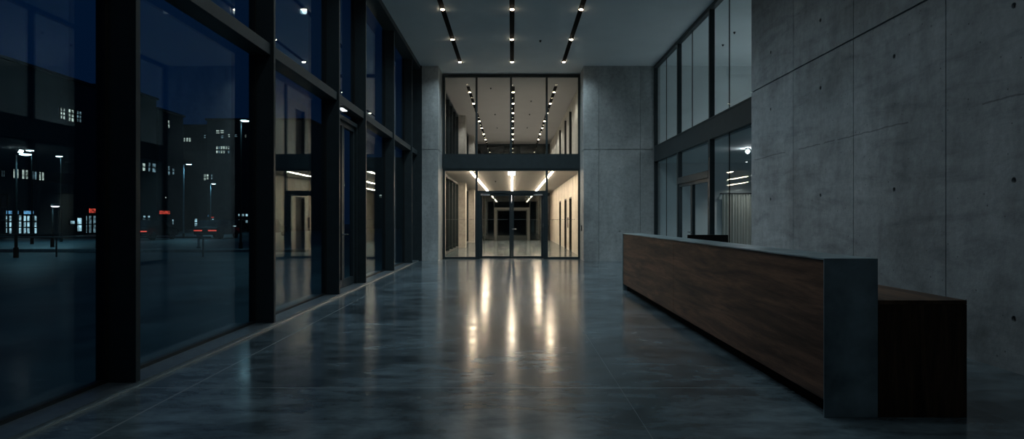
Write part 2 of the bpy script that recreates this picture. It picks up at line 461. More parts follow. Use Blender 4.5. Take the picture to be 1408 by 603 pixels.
# ------------------------------------------------------------------ right office glazing (x = 4.85)
XO = 4.85
def ybar(px): return XO * F / (px - 704)
struct(B().box(4.80, 5.1, 12.58, 22.1, 3.39, 3.82), 'trim_%d' % nt_, M['frame'], 'dark metal spandrel band between the lower and upper office windows', 'trim'); nt_ += 1
yj = [12.6, 15.90, 18.98, 22.08]
places = ['beside the concrete wall', 'in the middle above the office doors', 'beside the far concrete pier']
placesl = ['beside the concrete wall', '', 'beside the far concrete pier']
thin = [14.60, 17.60, 20.55]
for i in range(3):
    y0, y1 = yj[i], yj[i + 1]
    e = empty('window_%d' % wn, (XO, (y0 + y1) / 2, 3.82), 'upper office window ' + places[i], 'window', kind=S); wn += 1
    b = B(); b.box(XO - .06, XO + .06, y0, y0 + .05, 3.82, H); b.box(XO - .06, XO + .06, y1 - .05, y1, 3.82, H); b.box(XO - .06, XO + .06, y0 + .05, y1 - .05, H - .10, H)
    b.box(XO - .06, XO + .06, y0 + .05, y1 - .05, 3.82, 3.86)
    b.make('window_frame', M['frame'], e)
    for a, c in ((y0 + .04, thin[i] - .006), (thin[i] + .006, y1 - .04)):
        B().box(XO - .01, XO + .01, a, c, 3.85, H - .09).make('pane', M['office_glass'], e)
    B().box(XO - .011, XO + .011, thin[i] - .007, thin[i] + .007, 3.86, H - .10).make('glass_joint', M['black'], e)
    if i != 1:
        e = empty('window_%d' % wn, (XO, (y0 + y1) / 2, 0), 'lower office window ' + placesl[i], 'window', kind=S); wn += 1
        b = B(); b.box(XO - .06, XO + .06, y0, y0 + .05, 0, 3.39); b.box(XO - .06, XO + .06, y1 - .05, y1, 0, 3.39); b.box(XO - .06, XO + .06, y0 + .05, y1 - .05, 3.34, 3.39)
        b.box(XO - .06, XO + .06, y0 + .05, y1 - .05, 0, .06)
        b.make('window_frame', M['frame'], e)
        for a, c in ((y0 + .04, thin[i] - .006), (thin[i] + .006, y1 - .04)):
            B().box(XO - .01, XO + .01, a, c, .05, 3.35).make('pane', M['office_glass'], e)
        B().box(XO - .011, XO + .011, thin[i] - .007, thin[i] + .007, .06, 3.34).make('glass_joint', M['black'], e)
    else:
        d = empty('door_2', (XO, (y0 + y1) / 2, 0), 'dark framed glass double door of the office behind the counter', 'door', kind=S)
        b = B(); b.box(XO - .06, XO + .06, y0, y0 + .10, 0, 3.39); b.box(XO - .06, XO + .06, y1 - .10, y1, 0, 3.39); b.box(XO - .06, XO + .06, y0 + .1, y1 - .1, 3.34, 3.39); b.box(XO - .07, XO + .07, y0 + .1, y1 - .1, 2.42, 2.60)
        b.make('door_frame', M['frame'], d)
        B().box(XO - .01, XO + .01, y0 + .09, y1 - .09, 2.59, 3.35).make('overlight_pane', M['office_glass'], d)
        ym = 17.55
        for s, (u, v) in enumerate(((y0 + .105, ym - .004), (ym + .004, y1 - .105))):
            b = B(); b.box(XO - .04, XO + .04, u, u + .08, .01, 2.415); b.box(XO - .04, XO + .04, v - .08, v, .01, 2.415); b.box(XO - .04, XO + .04, u + .08, v - .08, 2.33, 2.415); b.box(XO - .04, XO + .04, u + .08, v - .08, .01, .12)
            lf = b.make('door_leaf', M['frame'], d)
            B().box(XO - .01, XO + .01, u + .07, v - .07, .11, 2.34).make('pane', M['office_glass'], lf)
            hy = v - .04 if s == 0 else u + .04
            hb = B(); hb.cyl((XO - .04, hy, 1.06), (XO - .09, hy, 1.06), .012); hb.cyl((XO - .09, hy, 1.06), (XO - .09, hy + (-.13 if s == 0 else .13), 1.06), .011)
            tag(hb.make('handle', M['chrome'], lf), 'satin steel lever handle')
# office shell
struct(B().box(4.92, 11.5, 22.13, 22.5, 0, H + .2), 'wall_office_end', M['office_paint'], 'pale grey end wall of the offices behind the right glazing', 'wall')
struct(B().box(11.5, 11.8, 12.2, 22.5, 0, H + .2), 'wall_office_side', M['office_paint'], 'pale grey side wall deep inside the offices', 'wall')
struct(B().box(5.1, 11.5, 12.2, 12.5, 0, H + .2), 'wall_office_near', M['office_paint'], 'pale grey near wall inside the offices behind the concrete wall', 'wall')
struct(B().box(4.92, 11.5, 12.5, 22.13, 3.30, 3.85), 'ceiling_office_lower', M['office_paint'], 'pale ceiling slab over the lower office', 'ceiling')
struct(B().box(4.92, 11.5, 12.5, 22.13, H, H + .4), 'ceiling_office_upper', M['office_paint'], 'pale ceiling of the upper office', 'ceiling')

# ------------------------------------------------------------------ far glass wall
YW = 23.33; SW = YW / F
GX0, GX1 = -2.47, 2.42
e = empty('window_%d' % wn, (0, YW, 3.71), 'wide upper window over the glass doors looking into the gallery', 'window', kind=S); wn += 1
b = B(); b.box(GX0, GX1, YW - .07, YW + .07, H - .13, H - .03); b.box(GX0, GX1, YW - .07, YW + .07, 3.68, 3.73)
b.box(GX0, GX0 + .09, YW - .07, YW + .07, 3.73, H - .13); b.box(GX1 - .07, GX1, YW - .07, YW + .07, 3.73, H - .13)
b.make('window_frame', M['frame'], e)
mx = [-1.262, -.035, 1.235]
for x in mx: B().box(x - .035, x + .035, YW - .07, YW + .07, 3.73, H - .13).make('mullion', M['frame'], e)
xs = [GX0 + .09] + mx + [GX1 - .07]
for i in range(4): B().box(xs[i], xs[i + 1], YW - .01, YW + .01, 3.73, H - .13).make('pane', M['clear'], e)
struct(B().box(GX0, GX1, YW - .09, YW + .09, 3.20, 3.69), 'trim_%d' % nt_, M['frame'], 'dark metal spandrel band over the glass doors', 'trim'); nt_ += 1

e = empty('window_%d' % wn, (0, YW, 0), 'lower glass screen with side panes around the double doors', 'window', kind=S); wn += 1
b = B(); b.box(GX0, GX0 + .09, YW - .07, YW + .07, 0, 3.2); b.box(GX1 - .07, GX1, YW - .07, YW + .07, 0, 3.2); b.box(GX0 + .09, GX1 - .07, YW - .07, YW + .07, 3.13, 3.2)
b.box(GX0 + .09, -1.30, YW - .07, YW + .07, 0, .07); b.box(1.275, GX1 - .07, YW - .07, YW + .07, 0, .07)
b.make('window_frame', M['frame'], e)
for x in (-1.26, 1.235): B().box(x - .04, x + .04, YW - .07, YW + .07, 0, 3.13).make('mullion', M['frame'], e)
for a, c, z0, z1 in ((GX0 + .09, -1.3, .07, 3.13), (1.275, GX1 - .07, .07, 3.13), (-1.22, 1.195, 2.42, 3.13)):
    B().box(a, c, YW - .01, YW + .01, z0, z1).make('pane', M['clear'], e)
for a, c in ((GX0 + .12, -1.33), (1.30, GX1 - .1)):
    b = B(); k = int((c - a) / .06)
    for j in range(k): b.box(a + j * .06, a + j * .06 + .025, YW - .0135, YW - .0105, 1.39, 1.415)
    tag(b.make('sight_marking', M['portal'], e), 'row of small pale safety squares')
d = empty('door_3', (0, YW, 0), 'glass double entrance doors at the end of the hall', 'door', kind=S)
b = B(); b.box(-1.22, -1.14, YW - .07, YW + .07, 0, 2.42); b.box(1.115, 1.195, YW - .07, YW + .07, 0, 2.42); b.box(-1.14, 1.115, YW - .07, YW + .07, 2.34, 2.42)
b.make('door_frame', M['frame'], d)
for s, (u, v) in enumerate(((-1.137, -.016), (-.010, 1.112))):
    b = B(); b.box(u, u + .075, YW - .04, YW + .04, .01, 2.335); b.box(v - .075, v, YW - .04, YW + .04, .01, 2.335)
    b.box(u + .075, v - .075, YW - .04, YW + .04, .01, .10); b.box(u + .075, v - .075, YW - .04, YW + .04, 2.24, 2.335)
    lf = b.make('door_leaf', M['frame'], d)
    B().box(u + .065, v - .065, YW - .01, YW + .01, .09, 2.25).make('pane', M['clear'], lf)
    h0 = u + .02 if s == 0 else v - .36
    tag(B().box(h0, h0 + .34, YW - .10, YW - .04, 2.245, 2.30, bev=.008).make('door_closer', M['chrome'], lf), 'pale metal overhead door closer')
    if s == 1:
      hx = u + .04
      hb = B(); hb.cyl((hx, YW - .04, 1.06), (hx, YW - .09, 1.06), .014); hb.cyl((hx, YW - .09, 1.06), (hx + (-.13 if s == 0 else .13), YW - .09, 1.06), .013); hb.cyl((hx, YW - .04, 1.06), (hx, YW - .05, 1.06), .03)
      tag(hb.make('handle', M['chrome'], lf), 'satin steel lever handle')
    for z in (.35, 1.2, 2.05):
        hh = u - .004 if s == 0 else v + .004
        B().cyl((hh, YW - .055, z - .06), (hh, YW - .055, z + .06), .014, n=12).make('hinge', M['chrome'], lf)
    k = int((v - u - .2) / .06); b = B()
    for j in range(k): b.box(u + .1 + j * .06, u + .125 + j * .06, YW - .0135, YW - .0105, 1.39, 1.415)
    tag(b.make('sight_marking', M['portal'], lf), 'row of small pale safety squares')

# ------------------------------------------------------------------ corridor behind
# right wall with three tall lift recesses on each level
slots = [(28.5, 29.8), (31.2, 32.5), (34.7, 36.0)]
def slotwall(z0, z1, ztop):
    b = B(); y = 23.5
    for s0, s1 in slots:
        b.box(2.6, 3.2, y, s0, z0, z1); b.box(2.6, 3.2, s0, s1, ztop, z1); b.box(3.1, 3.2, s0, s1, z0, ztop); y = s1
    b.box(2.6, 3.2, y, 44.8, z0, z1)
    return b
struct(slotwall(0, 3.22, 2.40), 'wall_corridor_right', M['board'], 'pale warm concrete wall of the lower corridor with three dark lift recesses', 'wall')
struct(slotwall(3.68, H, 6.3), 'wall_gallery_right', M['board'], 'pale wall of the upper gallery with tall dark recesses', 'wall')
for i, (s0, s1) in enumerate(slots):
    d = empty('door_%d' % (4 + i), (3.0, (s0 + s1) / 2, 0), 'dark lift door in the pale corridor wall, ' + ['nearest of three', 'middle of three', 'farthest of three'][i], 'lift door', kind=S)
    b = B(); b.box(2.604, 2.78, s0, s0 + .03, 0, 2.40); b.box(2.604, 2.78, s1 - .03, s1, 0, 2.4); b.box(2.604, 2.78, s0 + .03, s1 - .03, 2.34, 2.40); b.make('door_frame', M['black'], d)
    for a, c in ((s0 + .03, (s0 + s1) / 2 - .003), ((s0 + s1) / 2 + .003, s1 - .03)):
        B().box(2.735, 2.765, a, c, .005, 2.34).make('door_leaf', M['lift_door'], d)
    d = empty('window_%d' % wn, (3.0, (s0 + s1) / 2, 3.68), 'tall dark recessed window in the upper gallery wall, ' + ['nearest of three', 'middle of three', 'farthest of three'][i], 'window', kind=S); wn += 1
    b = B(); b.box(2.604, 2.78, s0, s0 + .05, 3.68, 6.3); b.box(2.604, 2.78, s1 - .05, s1, 3.68, 6.3); b.box(2.72, 2.78, s0 + .05, s1 - .05, 6.24, 6.3); b.make('window_frame', M['black'], d)
    B().box(2.74, 2.76, s0 + .05, s1 - .05, 3.68, 6.24).make('pane', M['lift_door'], d)
e = empty('lift_call_panel', (2.6, 30.3, 1.1), 'dark lift call panel on the pale wall between the lift doors', 'control panel')
B().box(2.575, 2.6, 30.2, 30.4, 1.02, 1.5, bev=.004).make('face_plate', M['rubber'], e)
for z in (1.18, 1.3): B().cyl((2.575, 30.3, z), (2.568, 30.3, z), .02).make('button', M['chrome'], e)

# left wall, glazed between the piers
for (z0, z1, lev, lab) in ((0, 3.22, 'corridor', 'lower corridor'), (3.68, H, 'gallery', 'upper gallery')):
    b = B(); b.box(-3.1, -2.65, 23.5, 26.2, z0, z1)
    b.box(-3.1, -2.31, 32.5, 33.3, z0, z1); b.box(-3.1, -2.30, 40.0, 40.8, z0, z1); b.box(-3.1, -2.65, 40.8, 44.8, z0, z1)
    struct(b, 'wall_%s_left' % lev, M['warm_pier'], 'pale grey left wall and piers of the ' + lab, 'wall')
    for (a, c, w) in ((26.2, 32.5, 'before its first pier'), (33.3, 40.0, 'between its two piers')):
        e = empty('window_%d' % wn, (-2.75, (a + c) / 2, z0), 'dark glazing on the left of the %s %s' % (lab, w), 'window', kind=S); wn += 1
        B().box(-2.76, -2.74, a, c, z0 + .08, z1 - .1).make('pane', M['dark_glass'], e)
        b = B(); b.box(-2.82, -2.66, a, c, z0, z0 + .08); b.box(-2.82, -2.66, a, c, z1 - .1, z1); b.make('rail', M['frame'], e)
        k = 4
        for j in range(k + 1):
            y = a + .03 + (c - a - .06) * j / k
            B().box(-2.84, -2.655, y - .03, y + .03, z0 + .08, z1 - .1).make('mullion', M['frame'], e)
# end wall
YE = 44.8
b = B(); b.box(-3.1, 3.2, 50, 50.3, 0, H); b.box(-3.3, -3.1, YE, 50.3, 0, H); b.box(3.2, 3.4, YE, 50.3, 0, H); b.box(-3.3, 3.4, YE, 50.3, H, H + .3); b.box(-3.1, 3.2, YE + .2, 50, 3.22, 3.68)
struct(b, 'wall_far_end', M['facade2'], 'unlit dark room behind the glass at the corridor end', 'wall')
for (z0, z1, lab) in ((0, 3.22, 'lower corridor'), (3.68, H - .02, 'upper gallery')):
    e = empty('window_%d' % wn, (0, YE, z0), 'dark glass end screen of the ' + lab, 'window', kind=S); wn += 1
    b = B(); b.box(-2.65, 2.6, YE - .06, YE + .06, z1 - .1, z1)
    if z0 > 1: b.box(-2.65, 2.6, YE - .06, YE + .06, z0, z0 + .08)
    b.make('window_frame', M['frame'], e)
    xs = [-2.65, -1.9, -1.22, 1.22, 1.9, 2.6] if z0 < 1 else [-2.65, -1.6, -.55, .55, 1.6, 2.6]
    for i in range(5):
        zz = 2.22 if (z0 < 1 and i == 2) else z0 + .05
        B().box(xs[i] + .02, xs[i + 1] - .02, YE - .01, YE + .01, zz, z1 - .1).make('pane', M['end_glass'], e)
    for i, x in enumerate(xs):
        B().box(x - .03, x + .03, YE - .06, YE + .06, z0, z1 - .1).make('mullion', M['frame'], e)
d = empty('door_7', (0, YE, 0), 'dark glass doors inside a pale portal at the corridor end', 'door', kind=S)
b = B(); b.box(-1.20, -1.04, YE - .25, YE - .07, 0, 2.22); b.box(1.04, 1.20, YE - .25, YE - .07, 0, 2.22); b.box(-1.04, 1.04, YE - .25, YE - .07, 2.07, 2.22)
tag(b.make('portal_frame', M['portal'], d), 'pale portal frame')
for u, v in ((-1.04, -.004), (.004, 1.04)):
    b = B(); b.box(u, u + .07, YE - .2, YE - .14, .01, 2.065); b.box(v - .07, v, YE - .2, YE - .14, .01, 2.065); b.box(u + .07, v - .07, YE - .2, YE - .14, .01, .3); b.box(u + .07, v - .07, YE - .2, YE - .14, 1.99, 2.065)
    lf = b.make('door_leaf', M['frame'], d)
    B().box(u + .06, v - .06, YE - .18, YE - .16, .29, 2.0).make('pane', M['dark_glass'], lf)

# ------------------------------------------------------------------ lights
def spot(x, y, z, power, col, size=120, blend=.7, r=.06):
    l = bpy.data.lights.new('downlight_beam', 'SPOT'); l.energy = power; l.color = col
    l.spot_size = math.radians(size); l.spot_blend = blend; l.shadow_soft_size = r
    o = bpy.data.objects.new('downlight_beam', l); C.objects.link(o); o.location = (x, y, z)
    return o
hall_y = [21.5 - 2.69 * k for k in range(8)]
gal_y = [26.5 + 2.6 * k for k in range(7)]
pos_lab = ('left', 'middle', 'right')
for i, x in enumerate(TX):
    e = empty('track_light', (x, 10, H), 'black slot of spotlights in the hall ceiling, %s of three' % pos_lab[i], 'ceiling light', 'spotlight slots in the hall ceiling')
    B().box(x - .062, x + .062, -2.95, 21.74, H + .004, H + .07).make('channel', M['rubber'], e)
    for y in hall_y:
        b = B(); b.cyl((x, y, H + .05), (x, y, H - .012), .058, n=24, mi=0); b.dome((x, y, H - .010), .05, .55, mi=1)
        b.make('spotlight', [M['black'], M['lamp']], e, smooth=False)
        pw = {0: 100, 1: 112, 2: 108, 3: 88, 4: 58, 5: 34, 6: 22, 7: 16}[hall_y.index(y)]
        spot(x, y, H - .07, pw, (.74, .92, 1.0), 150, .9)
for i, x in enumerate(GTX):
    e = empty('track_light', (x, 35, H - .02), 'black slot of spotlights in the upper gallery ceiling, %s of three' % pos_lab[i], 'ceiling light', 'spotlight slots in the gallery ceiling')
    B().box(x - .062, x + .062, 25.42, 44.68, H - .016, H + .05).make('channel', M['rubber'], e)
    for y in gal_y:
        b = B(); b.cyl((x, y, H + .03), (x, y, H - .032), .058, n=24, mi=0); b.dome((x, y, H - .030), .05, .55, mi=1)
        b.make('spotlight', [M['black'], M['lamp']], e)
        spot(x, y, H - .09, 74, (1, .96, .90), 140, .6)
for i, x in enumerate((-1.52, 0.0, 1.50)):
    e = empty('strip_light', (x, 33, 3.18), 'long glowing strip light under the lower corridor ceiling, %s of three' % pos_lab[i], 'ceiling light', 'strip lights in the lower corridor')
    B().box(x - .05, x + .05, 24.3, 42, 3.183, 3.218).make('housing', M['plaster'], e)
    B().box(x - .042, x + .042, 24.32, 41.98, 3.166, 3.183).make('diffuser', M['strip'], e)
e = empty('exit_sign', (0, 24.1, 3.22), 'small white lit sign box hanging over the glass doors', 'sign')
B().box(-.15, .12, 24.08, 24.12, 3.03, 3.16, bev=.004).make('lit_face', M['sign_light'], e)
B().box(-.03, 0, 24.085, 24.115, 3.16, 3.22).make('hanger', M['black'], e)

# office downlight that shows through the lower office glass
e = empty('ceiling_downlight', (6.3, 17.5, 3.30), 'small bright globe lamp under the lower office ceiling', 'ceiling light')
B().cyl((6.3, 17.5, 3.30), (6.3, 17.5, 3.26), .07, .065, n=24).make('rim', M['chrome'], e)
B().dome((6.3, 17.5, 3.215), .048).make('lens', M['globe'], e, smooth=True)
spot(6.3, 17.5, 3.12, 90, (.95, .97, 1), 150, .6)
e = empty('ceiling_downlight', (8.6, 18.5, H), 'added downlight in the upper office ceiling, out of view', 'ceiling light')  # unseen lamp added to brighten the upper office
B().cyl((8.6, 18.5, H), (8.6, 18.5, H - .03), .07, .065, n=24).make('rim', M['chrome'], e)
B().dome((8.6, 18.5, H - .03), .05, .4).make('lens', M['added_lamp'], e)
spot(8.6, 18.5, H - .1, 190, (.95, .97, 1), 150, .6)

# curtain against the office end wall
e = empty('curtain', (7.5, 21.95, 0), 'pale pleated curtain seen through the lower office glass beside the concrete wall', 'curtain')
b = B(); n = 120; top = []
for i in range(n + 1):
    x = 7.05 + 1.35 * i / n
    top.append((x, 21.95 + .05 * math.sin(i * .75) + .02 * math.sin(i * .31)))
for th in (0, .012):
    lo = [b.bm.verts.new((x, y + th, .02)) for x, y in top]; hi = [b.bm.verts.new((x, y + th, 2.25)) for x, y in top]
    for i in range(n): b.bm.faces.new((lo[i], lo[i + 1], hi[i + 1], hi[i]))
b.make('fabric', M['curtain'], e)
B().cyl((7.0, 21.95, 2.27), (8.45, 21.95, 2.27), .02).make('rail', M['black'], e)
for x in (7.05, 8.4): B().box(x - .02, x + .02, 21.95, 22.13, 2.25, 2.29).make('bracket', M['black'], e)
e = empty('ceiling_downlight', (7.6, 21.2, 3.30), 'small added downlight washing the pale curtain in the lower office', 'ceiling light')  # lamp added to brighten the curtain
B().cyl((7.6, 21.2, 3.30), (7.6, 21.2, 3.26), .06, .055, n=24).make('rim', M['chrome'], e)
B().dome((7.6, 21.2, 3.275), .045, .4).make('lens', M['added_lamp'], e)
spot(7.6, 21.2, 3.2, 50, (1, 1, .95), 110, .8)

# detectors and sprinklers
def detector(name, x, y, z, label, cat, group=None):
    e = empty(name, (x, y, z), label, cat, group)
    B().cyl((x, y, z), (x, y, z - .03), .034, .030, n=20).make('base_ring', M['black'], e)
    B().cyl((x, y, z - .03), (x, y, z - .055), .02, .015, n=16).make('sensor_head', M['black'], e)
detector('smoke_detector', .82, 18.95, H, 'dark round smoke detector between the middle and right light slots of the hall', 'smoke detector')
sp = [(.835, 28.5), (.86, 32.1), (.86, 36.8), (-.83, 25.7), (-.83, 32.1), (-.83, 36.8)]
sl = ['nearest of the right row', 'second of the right row', 'farthest of the right row', 'nearest of the left row', 'second of the left row', 'farthest of the left row']
for (x, y), l in zip(sp, sl):
    detector('ceiling_sprinkler', x, y, H - .02, 'small dark sprinkler head in the gallery ceiling, ' + l, 'sprinkler', 'sprinklers in the gallery ceiling')
detector('ceiling_sprinkler', -.78, 31, 3.22, 'small dark sprinkler head under the lower corridor ceiling', 'sprinkler')
for (x, y, l) in ((6.15, 18.1, 'nearer'), (6.25, 19.4, 'farther')):
    detector('smoke_detector', x, y, H, 'round detector in the upper office ceiling, the %s one' % l, 'smoke detector')

# access reader on the inner face of the right pier
e = empty('access_reader', (2.42, 22.7, 1.1), 'small dark access reader on the inner side of the right pier', 'card reader')
B().box(2.395, 2.42, 22.62, 22.74, 1.0, 1.2, bev=.004).make('face_plate', M['black'], e)
B().cyl((2.395, 22.68, 1.14), (2.39, 22.68, 1.14), .018).make('button', M['chrome'], e)

# ------------------------------------------------------------------ reception counter
CX0, CX1, CY0, CY1, CT = 2.208, 2.589, 4.63, 13.08, 1.125
e = empty('reception_counter', ((CX0 + CX1) / 2, (CY0 + CY1) / 2, 0), 'long walnut reception counter with dark steel top and end panels', 'reception counter')
tag(B().box(CX0, CX1, CY0, CY1, CT - .012, CT, bev=.002).make('countertop', M['steel'], e), 'thin dark steel countertop')
tag(B().box(CX0, CX1, CY0, CY0 + .012, 0, CT - .012, bev=.002).make('end_panel', M['steel'], e), 'patinated steel end panel facing the camera')
B().box(CX0, CX1, CY1 - .03, CY1, 0, CT - .012, bev=.002).make('end_panel', M['steel'], e)
ymid = 9.0
for a, c in ((CY0 + .013, ymid - .004), (ymid + .004, CY1 - .031)):
    tag(B().box(CX0 + .012, CX0 + .04, a, c, .118, CT - .014, bev=.002).make('front_panel', M['walnut'], e), 'dark walnut front panel')
tag(B().box(CX0 + .09, CX1 - .03, CY0 + .013, CY1 - .031, 0, .118).make('plinth', M['rubber'], e), 'black recessed plinth')
B().box(CX1 - .025, CX1 - .002, CY0 + .013, CY1 - .031, .118, CT - .013).make('back_panel', M['walnut'], e)

e = empty('low_desk', (2.9, 8.8, 0), 'low dark walnut work desk behind the steel-ended reception counter', 'desk')
DX0, DX1, DT = 2.595, 3.22, .829
tag(B().box(DX0, DX1, CY0 + .002, 12.9, DT - .03, DT, bev=.002).make('desktop', M['walnut_top'], e), 'walnut desktop')
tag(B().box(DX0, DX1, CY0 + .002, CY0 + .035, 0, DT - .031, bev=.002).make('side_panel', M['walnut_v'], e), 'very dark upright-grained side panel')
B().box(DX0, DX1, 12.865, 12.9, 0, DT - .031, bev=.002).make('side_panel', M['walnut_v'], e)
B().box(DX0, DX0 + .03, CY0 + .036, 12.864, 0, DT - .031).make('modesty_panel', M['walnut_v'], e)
for k in range(4):
    y = CY0 + .05 + k * .45
    if k < 3:
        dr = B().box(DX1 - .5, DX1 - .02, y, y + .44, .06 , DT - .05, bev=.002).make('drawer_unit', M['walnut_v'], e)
        B().cyl((DX1 - .02, y + .14, .6), (DX1 - .02, y + .30, .6), .008).make('handle', M['chrome'], dr)

e = empty('computer_monitor', (2.95, 9.9, DT), 'black flat computer monitor rising just above the counter top', 'monitor')
b = B(); b.box(2.645, 3.26, 9.86, 9.885, DT + .02 , 1.17, bev=.006)
b.make('screen_housing', M['black'], e)
B().box(2.66, 3.245, 9.885, 9.888, DT + .04, 1.155).make('screen', M['dark_pane'], e)
b = B(); b.box(2.90, 3.0, 9.80, 9.86, DT + .012, 1.02, bev=.004); b.make('stand_neck', M['black'], e)
B().box(2.80, 3.10, 9.72, 9.95, DT, DT + .012, bev=.003).make('stand_base', M['black'], e)

# ------------------------------------------------------------------ outside
b = B(); b.box(-140, -3.45, -40, 200, -.4, -.03)
struct(b, 'ground', M['asphalt'], 'dark paved plaza and street outside the left glass front', 'ground')
tag(B().box(-60, -9, 28.6, 29.0, -.03, .10, bev=.02).make('kerb', M['kerb']), 'pale kerb line across the dark plaza outside', 'kerb', kind=S)

def facade_building(name, loc, label, boxes, mat):
    e = empty(name, loc, label, 'building')
    b = B()
    for bx in boxes: b.box(*bx)
    b.make('wall', mat, e)
    b = B()
    for (x0, x1, y0, y1, z0, z1) in boxes:
        b.box(x0 - .2, x1 + .2, y0 - .2, y1 + .2, z1, z1 + .25)
    b.make('roof', M['roof'], e)
    return e
D = 40.0
def winX(e, px0, px1, y0, y1, mat, cols=2, rows=2, name='window'):
    """a window on a facade facing the street at x = -D, read off along the line of sight"""
    a, c = 704 - px0, 704 - px1; m = (a + c) / 2
    ya, yb = F * D / a, F * D / c
    zt, zb = 1.4 + (302 - y0) * D / m, 1.4 + (302 - y1) * D / m
    zb = max(zb, .15)
    fr = B(); t = .07
    fr.box(-D, -D + .10, ya - t, ya, zb - t, zt + t); fr.box(-D, -D + .10, yb, yb + t, zb - t, zt + t)
    fr.box(-D, -D + .10, ya, yb, zt, zt + t); fr.box(-D, -D + .10, ya, yb, zb - t, zb)
    for k in range(1, cols):
        y = ya + (yb - ya) * k / cols; fr.box(-D, -D + .09, y - .05, y + .05, zb, zt)
    for k in range(1, rows):
        z = zb + (zt - zb) * k / rows; fr.box(-D, -D + .09, ya, yb, z - .05, z + .05)
    f = fr.make(name, M['roof'], e)
    B().box(-D, -D + .04, ya, yb, zb, zt).make('pane', mat, f)
def winY(e, Y, px0, px1, y0, y1, mat, cols=2, rows=2, name='window'):
    xa, xb = (px0 - 704) * Y / F, (px1 - 704) * Y / F
    zt, zb = 1.4 + (302 - y0) * Y / F, max(1.4 + (302 - y1) * Y / F, .1)
    fr = B(); t = .07
    fr.box(xa - t, xa, Y - .10, Y, zb - t, zt + t); fr.box(xb, xb + t, Y - .1, Y, zb - t, zt + t)
    fr.box(xa, xb, Y - .1, Y, zt, zt + t); fr.box(xa, xb, Y - .1, Y, zb - t, zb)
    for k in range(1, cols):
        x = xa + (xb - xa) * k / cols; fr.box(x - .06, x + .06, Y - .09, Y, zb, zt)
    for k in range(1, rows):
        z = zb + (zt - zb) * k / rows; fr.box(xa, xb, Y - .09, Y, z - .06, z + .06)
    f = fr.make(name, M['roof'], e)
    B().box(xa, xb, Y - .04, Y, zb, zt).make('pane', mat, f)

A1 = facade_building('shop_building', (-46, 55, 0), 'near dark street building with lit shopfront and three lit upper windows', [(-54, -D, 36, 65.2, -.03, 14.0)], M['facade'])
for p in ((82, 88.5, 149, 163.5, 'win_warm'), (93, 100.5, 151, 167, 'win_warm'), (104.5, 111, 153.5, 168, 'win_dim')):
    winX(A1, *p[:4], M[p[4]], 2, 3)
for p in ((1, 5, 235, 243, 'win_dim'), (17, 24.5, 233, 245, 'win_warm'), (29, 37.5, 234, 246, 'win_warm'), (42, 49.5, 236, 247, 'win_dim'), (52.5, 59.5, 237, 248, 'win_warm')):
    winX(A1, *p[:4], M[p[4]], 2, 1)
for p in ((6.5, 15, 297, 321), (19.5, 28.5, 296, 321), (31, 40, 297, 321), (41.5, 49.5, 297, 321)):
    winX(A1, *p, M['win_cool'], 2, 3, 'display_window')
for p in ((7, 16, 290, 294.5), (18.5, 25, 290, 294.5), (31, 45.5, 290, 294.5)):
    winX(A1, *p, M['sign_blue'], 1, 1, 'shop_sign')
winX(A1, 105, 111.5, 300, 318, M['win_cool'], 1, 2, 'display_window'); winX(A1, 95.5, 102, 304, 308, M['win_cool'], 1, 1, 'shop_sign')
for p in ((117, 119, 297, 321), (121, 125, 297, 321), (127, 133, 297, 321)): winX(A1, *p, M['win_dim'], 1, 2, 'display_window')
winX(A1, 121, 133.5, 287, 293, M['sign_red'], 1, 1, 'shop_sign')
winX(A1, 0, 9, 268, 320, M['dark_pane'], 1, 3, 'stair_window')

A2 = facade_building('corner_building', (-46, 69, 0), 'tall dark street building behind the first lit street lamp, left side', [(-54, -D, 66, 73.6, -.03, 14.8)], M['facade2'])
for p in ((195, 199, 225, 235, 'win_warm'), (203, 206, 224, 236, 'win_dim'), (208.5, 213.5, 225, 237, 'win_dim')): winX(A2, *p[:4], M[p[4]], 1, 2)
for p in ((196, 199.5, 297, 299.5, 'win_cool'), (202, 205.5, 297, 299.5, 'win_cool'), (195.5, 199, 300, 305, 'win_dim'), (202, 205.5, 300, 306, 'win_dim')): winX(A2, *p[:4], M[p[4]], 1, 1, 'display_window')
A3 = facade_building('terrace_building', (-46, 76.5, 0), 'dark street building carrying a red lit sign', [(-54, -D, 74, 79.6, -.03, 13.8)], M['facade'])
winX(A3, 230, 232.5, 166, 176, M['win_warm'], 1, 2)
winX(A3, 218, 233, 290, 294.5, M['sign_red'], 1, 1, 'shop_sign')
winX(A3, 230, 233, 229, 241, M['win_dim'], 1, 2); winX(A3, 236, 239, 232, 240, M['win_dim'], 1, 2)
winX(A3, 226, 228, 271, 272.5, M['win_warm'], 1, 1); winX(A3, 236, 238, 302, 309, M['win_cool'], 1, 2, 'display_window')

